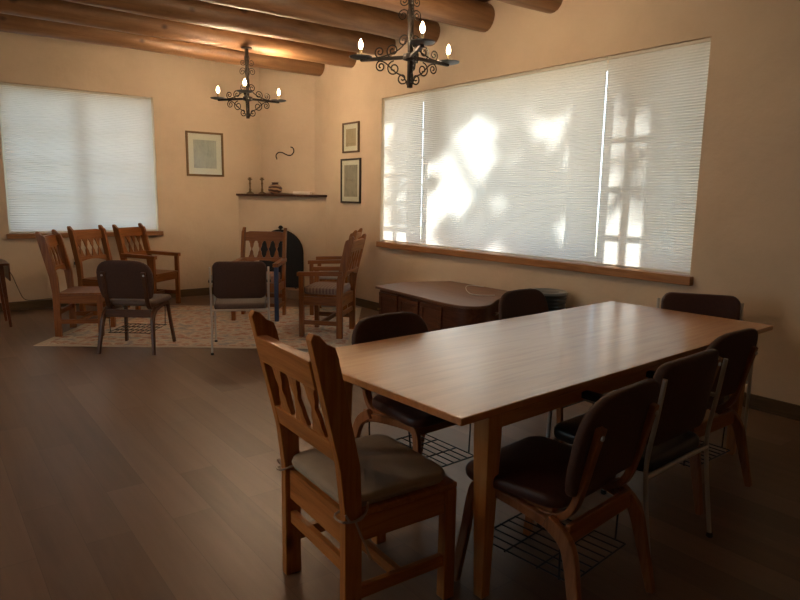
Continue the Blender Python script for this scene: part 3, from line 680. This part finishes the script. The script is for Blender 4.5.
# ------------------------------------------------------------------ low cabinet by the window
def cabinet():
    r = thing('low_cabinet', 'low dark mahogany cabinet with panelled doors beneath the long window', 'cabinet', (3.98, 4.55, 0))
    top = [(-.29, .70)]+spline([(-.345, -.10), (-.375, -.45), (-.345, -.66), (-.25, -.75), (-.10, -.735), (.10, -.61), (.35, -.47)], 5)+[(.645, -.40), (.645, .60), (.14, .80)]
    obj('cabinet_top', MB().prism(top, .525, .55, 'z'), cabtop, r, bevel=.006)
    body = [(x*.92+.002, y*.93) for x, y in top]
    obj('cabinet_body', MB().prism(body, .07, .525, 'z'), mahog, r, bevel=.003)
    # front faces -x: from (-.265,.65) to (-.32,-.12)...
    A = Vector((-.266, .645)); B = Vector((-.338, -.42)); d = (B-A).normalized(); n_ = Vector((d.y, -d.x)); n_ = n_ if n_.x < 0 else -n_; L_ = (B-A).length; a = math.atan2(d.y, d.x)
    for k in range(3):
        t0 = L_*(k+.04)/3; t1 = L_*(k+.96)/3; p = A+d*(t0+t1)/2+n_*.004; h = (t1-t0)/2
        D = MB().box(-h, h, -.009, .009, .10, .50).turn(a, (p.x, p.y, 0)); door = obj('cabinet_door', D, mahog, r, bevel=.003)
        fr = MB()
        for q in ((-h+.0, h, .46, .50), (-h, h, .10, .14), (-h, -h+.045, .14, .46), (h-.045, h, .14, .46)): fr.box(q[0], q[1], -.016, .016, q[2], q[3])
        obj('door_frame', fr.turn(a, (p.x+n_.x*.004, p.y+n_.y*.004, 0)), mahog, door, bevel=.003)
        hp = p+d*(h-.03)*(1 if k % 2 else -1)+n_*.02
        obj('knob', MB().lathe([(.006, 0), (.006, .014), (.013, .02), (.010, .028)], n=12).map(lambda v: Vector((hp.x+n_.x*v.z+d.x*v.x, hp.y+n_.y*v.z+d.y*v.x, .33+v.y))), plain('brass_knob', (.35, .24, .12), .35, 1), door)
    p = Vector((-.16, -.695)); d2 = Vector((1, .35)).normalized(); n2 = Vector((.33, -.94)).normalized()
    # drawer on the near end
    obj('drawer_pull', MB().tube([(.01, -.665, .44), (.01, -.70, .44), (.11, -.64, .44), (.11, -.605, .44)], .005, 8), steel, r)
    for x, y in ((-.25, .62), (.28, .68), (.28, -.42), (-.28, -.58)):
        obj('foot', MB().lathe([(.02, 0), (.028, .02), (.03, .07)], (x, y, 0), 12), mahog, r)
cabinet()
cb = spline([(4.60, 4.62, .553), (4.53, 4.76, .553), (4.36, 4.63, .553), (4.15, 4.35, .553), (4.16, 4.21, .553), (4.27, 4.14, .553)], 8)
tag(obj('power_cable', MB().tube([(x, y, z+.003) for x, y, z in cb], .0045, 6), whitep), 'white cable lying in a loop on the low dark cabinet', 'cable')
bn = thing('waste_bin', 'black ribbed round bin with pale rim against the wall under the window', 'bin', (4.44, 3.66, 0))
prof = [(.135, 0), (.14, .01)]
for k in range(18): z = .03+k*.032; prof += [(.145+.0008*k, z), (.152+.0008*k, z+.010), (.145+.0008*k, z+.020)]
prof += [(.163, .61), (.163, .625), (.150, .625), (.140, .05), (.01, .04)]
obj('bin_body', MB().lathe(prof, n=36), plain('bin_black', (.010, .016, .014), .35), bn)
obj('bin_rim', MB().lathe([(.150, .622), (.166, .622), (.168, .640), (.160, .646), (.150, .640)], n=36), plain('rim_grey', (.24, .26, .25), .3, .3), bn)
obj('bin_lid', MB().lathe([(.150, .630), (.10, .640), (.01, .642)], n=36), plain('lid_dark', (.045, .055, .052), .3), bn)

# ------------------------------------------------------------------ side table at the left edge, cord, outlet
st = thing('side_table', 'small brown wooden side table cut by the left edge of the photo', 'table', (.48, 8.05, 0))
obj('table_top', MB().box(-.33, .30, -.28, .28, .665, .69), mahog, st, bevel=.005)
obj('drop_leaf', MB().box(.30, .315, -.24, .20, .50, .685), mahog, st, bevel=.003)
obj('table_apron', MB().box(-.27, .25, -.22, .22, .59, .665), mahog, st)
for sx in (-1, 1):
    for sy in (-1, 1):
        rings = []
        for z, h, o_ in ((.665, .024, 0), (0, .013, .06)):
            cx = sx*(.245+o_*.8)-.01; cy = sy*(.20-.0*o_); rings.append([(cx+a*h, cy+b*h, z) for a, b in ((-1, -1), (1, -1), (1, 1), (-1, 1))])
        obj('leg', MB().loft(rings), mahog, st, bevel=.003)
tag(obj('paper_stack', MB().box(-.16, .16, -.11, .11, 0, .025), plain('paper', (.55, .52, .47), .7), None, bevel=.002, loc=(.44, 8.02, .6905), rz=.1), 'low stack of paper on the side table at the left edge', 'papers')
cd_ = spline([(.80, 8.10, .60), (.86, 8.30, .50), (.95, 8.70, .30), (1.02, 8.90, .15), (1.10, 8.90, .115), (1.35, 8.905, .12)], 6)
tag(obj('lamp_cord', MB().tube(cd_, .004, 6), plain('cord_brown', (.09, .06, .04), .6)), 'thin dark cord hanging behind the side table to the skirting', 'cord')
ot = thing('wall_outlet', 'wall outlet with a black plug between the wooden chairs on the far wall', 'outlet', (1.635, YW-.001, .545))
obj('outlet_plate', MB().box(-.037, .037, -.007, 0, -.058, .058), plain('plate_tan', (.42, .32, .22), .5), ot, bevel=.003)
obj('black_plug', MB().box(-.028, .028, -.045, -.007, -.02, .02), blackp, ot, bevel=.005)

# ------------------------------------------------------------------ outside: ground, tree by the window
struct('ground', MB().box(-12, 30, -20, 30, -.4, -.3), plain('dry_grass', (.30, .26, .17), .95, var=.3, vs=2))
def tree():
    r = thing('garden_tree', 'tree outside the long window that throws its shadow on the blind', 'tree', (0, 0, 0))
    bark = plain('bark', (.12, .09, .07), .9, var=.3, vs=10, bmp=.5, bs=20); leaf = plain('leaves', (.05, .09, .03), .7, var=.4, vs=6)
    # a point on the blind (y,z) carried outwards against the sun by distance t
    def out(y, z, t): return Vector((XW+.03, y, z))-SUN*t
    t = 3.2
    tr = MB(); br = MB(); lf = MB()
    tr.tube([out(3.2, .3, t)+Vector((0, 0, -3.2)), out(3.6, .3, t), out(4.1, 1.1, t), out(4.15, 1.9, t)], [.20, .18, .15, .12], 12)
    def limb(pts, r0, r1):
        P_ = spline([tuple(out(y, z, t+dt)) for y, z, dt in pts], 5); n = len(P_); br.tube(P_, [r0+(r1-r0)*i/(n-1) for i in range(n)], 8)
    limb([(4.15, 1.8, 0), (4.4, 2.2, .2), (4.8, 2.6, .4)], .09, .03); limb([(4.1, 1.4, 0), (3.8, 1.9, .1), (3.6, 2.5, .3)], .09, .04)
    limb([(4.0, 1.0, 0), (4.7, 1.3, .2), (5.5, 2.3, .4)], .07, .025); limb([(3.9, .9, 0), (3.4, 1.2, 0), (3.0, 1.9, 0)], .06, .03)
    limb([(4.4, 1.2, 0), (4.9, 1.1, .2), (5.6, 1.0, .4)], .06, .02)
    rnd = random.Random(5)
    for cy, cz, rad, n in ((4.2, 1.55, .30, 330), (3.85, 1.5, .26, 260), (4.52, 1.95, .14, 120), (4.60, 1.62, .15, 140), (4.80, 1.33, .17, 170), (4.9, 1.08, .22, 220), (3.1, 1.95, .32, 60), (2.95, 1.5, .25, 50), (6.2, 1.4, .35, 170), (6.2, 2.0, .3, 150), (5.6, 2.05, .22, 150), (5.25, 1.03, .22, 180), (4.35, 1.1, .25, 220), (4.0, 2.45, .30, 260), (4.6, 2.5, .34, 320), (5.2, 2.5, .34, 320), (3.62, 2.5, .25, 200), (5.6, 2.3, .22, 180), (3.5, 1.65, .14, 60), (3.0, 2.45, .35, 260), (6.2, 2.5, .3, 200), (5.62, 1.6, .09, 50)):
        for _ in range(n):
            a = rnd.uniform(0, 2*PI); q = rad*math.sqrt(rnd.random()); c_ = out(cy+q*math.cos(a), cz+q*math.sin(a), t+rnd.uniform(-.4, .4))
            n_ = Vector((rnd.gauss(0, 1), rnd.gauss(0, 1), rnd.gauss(0, 1))).normalized(); e1 = n_.orthogonal().normalized(); e2 = n_.cross(e1); s_ = rnd.uniform(.035, .065)
            lf.add([c_-e1*s_*1.5, c_+e2*s_*.6+n_*.006, c_+e1*s_*1.5, c_-e2*s_*.6+n_*.006], [(0, 1, 2, 3)])
    obj('trunk', tr, bark, r, sharp=60); obj('branches', br, bark, r, sharp=60); fo = obj('foliage', lf, leaf, r); fo['kind'] = 'stuff'
struct('added_eave', MB().box(XW+TH, XW+TH+.80, YF-TH, YW+TH, ZC-.02, ZC+.12), plain('added_eave_board', (.16, .10, .06), .7))  # unseen overhang added to shade the blind tops and cut the sky light
tree()
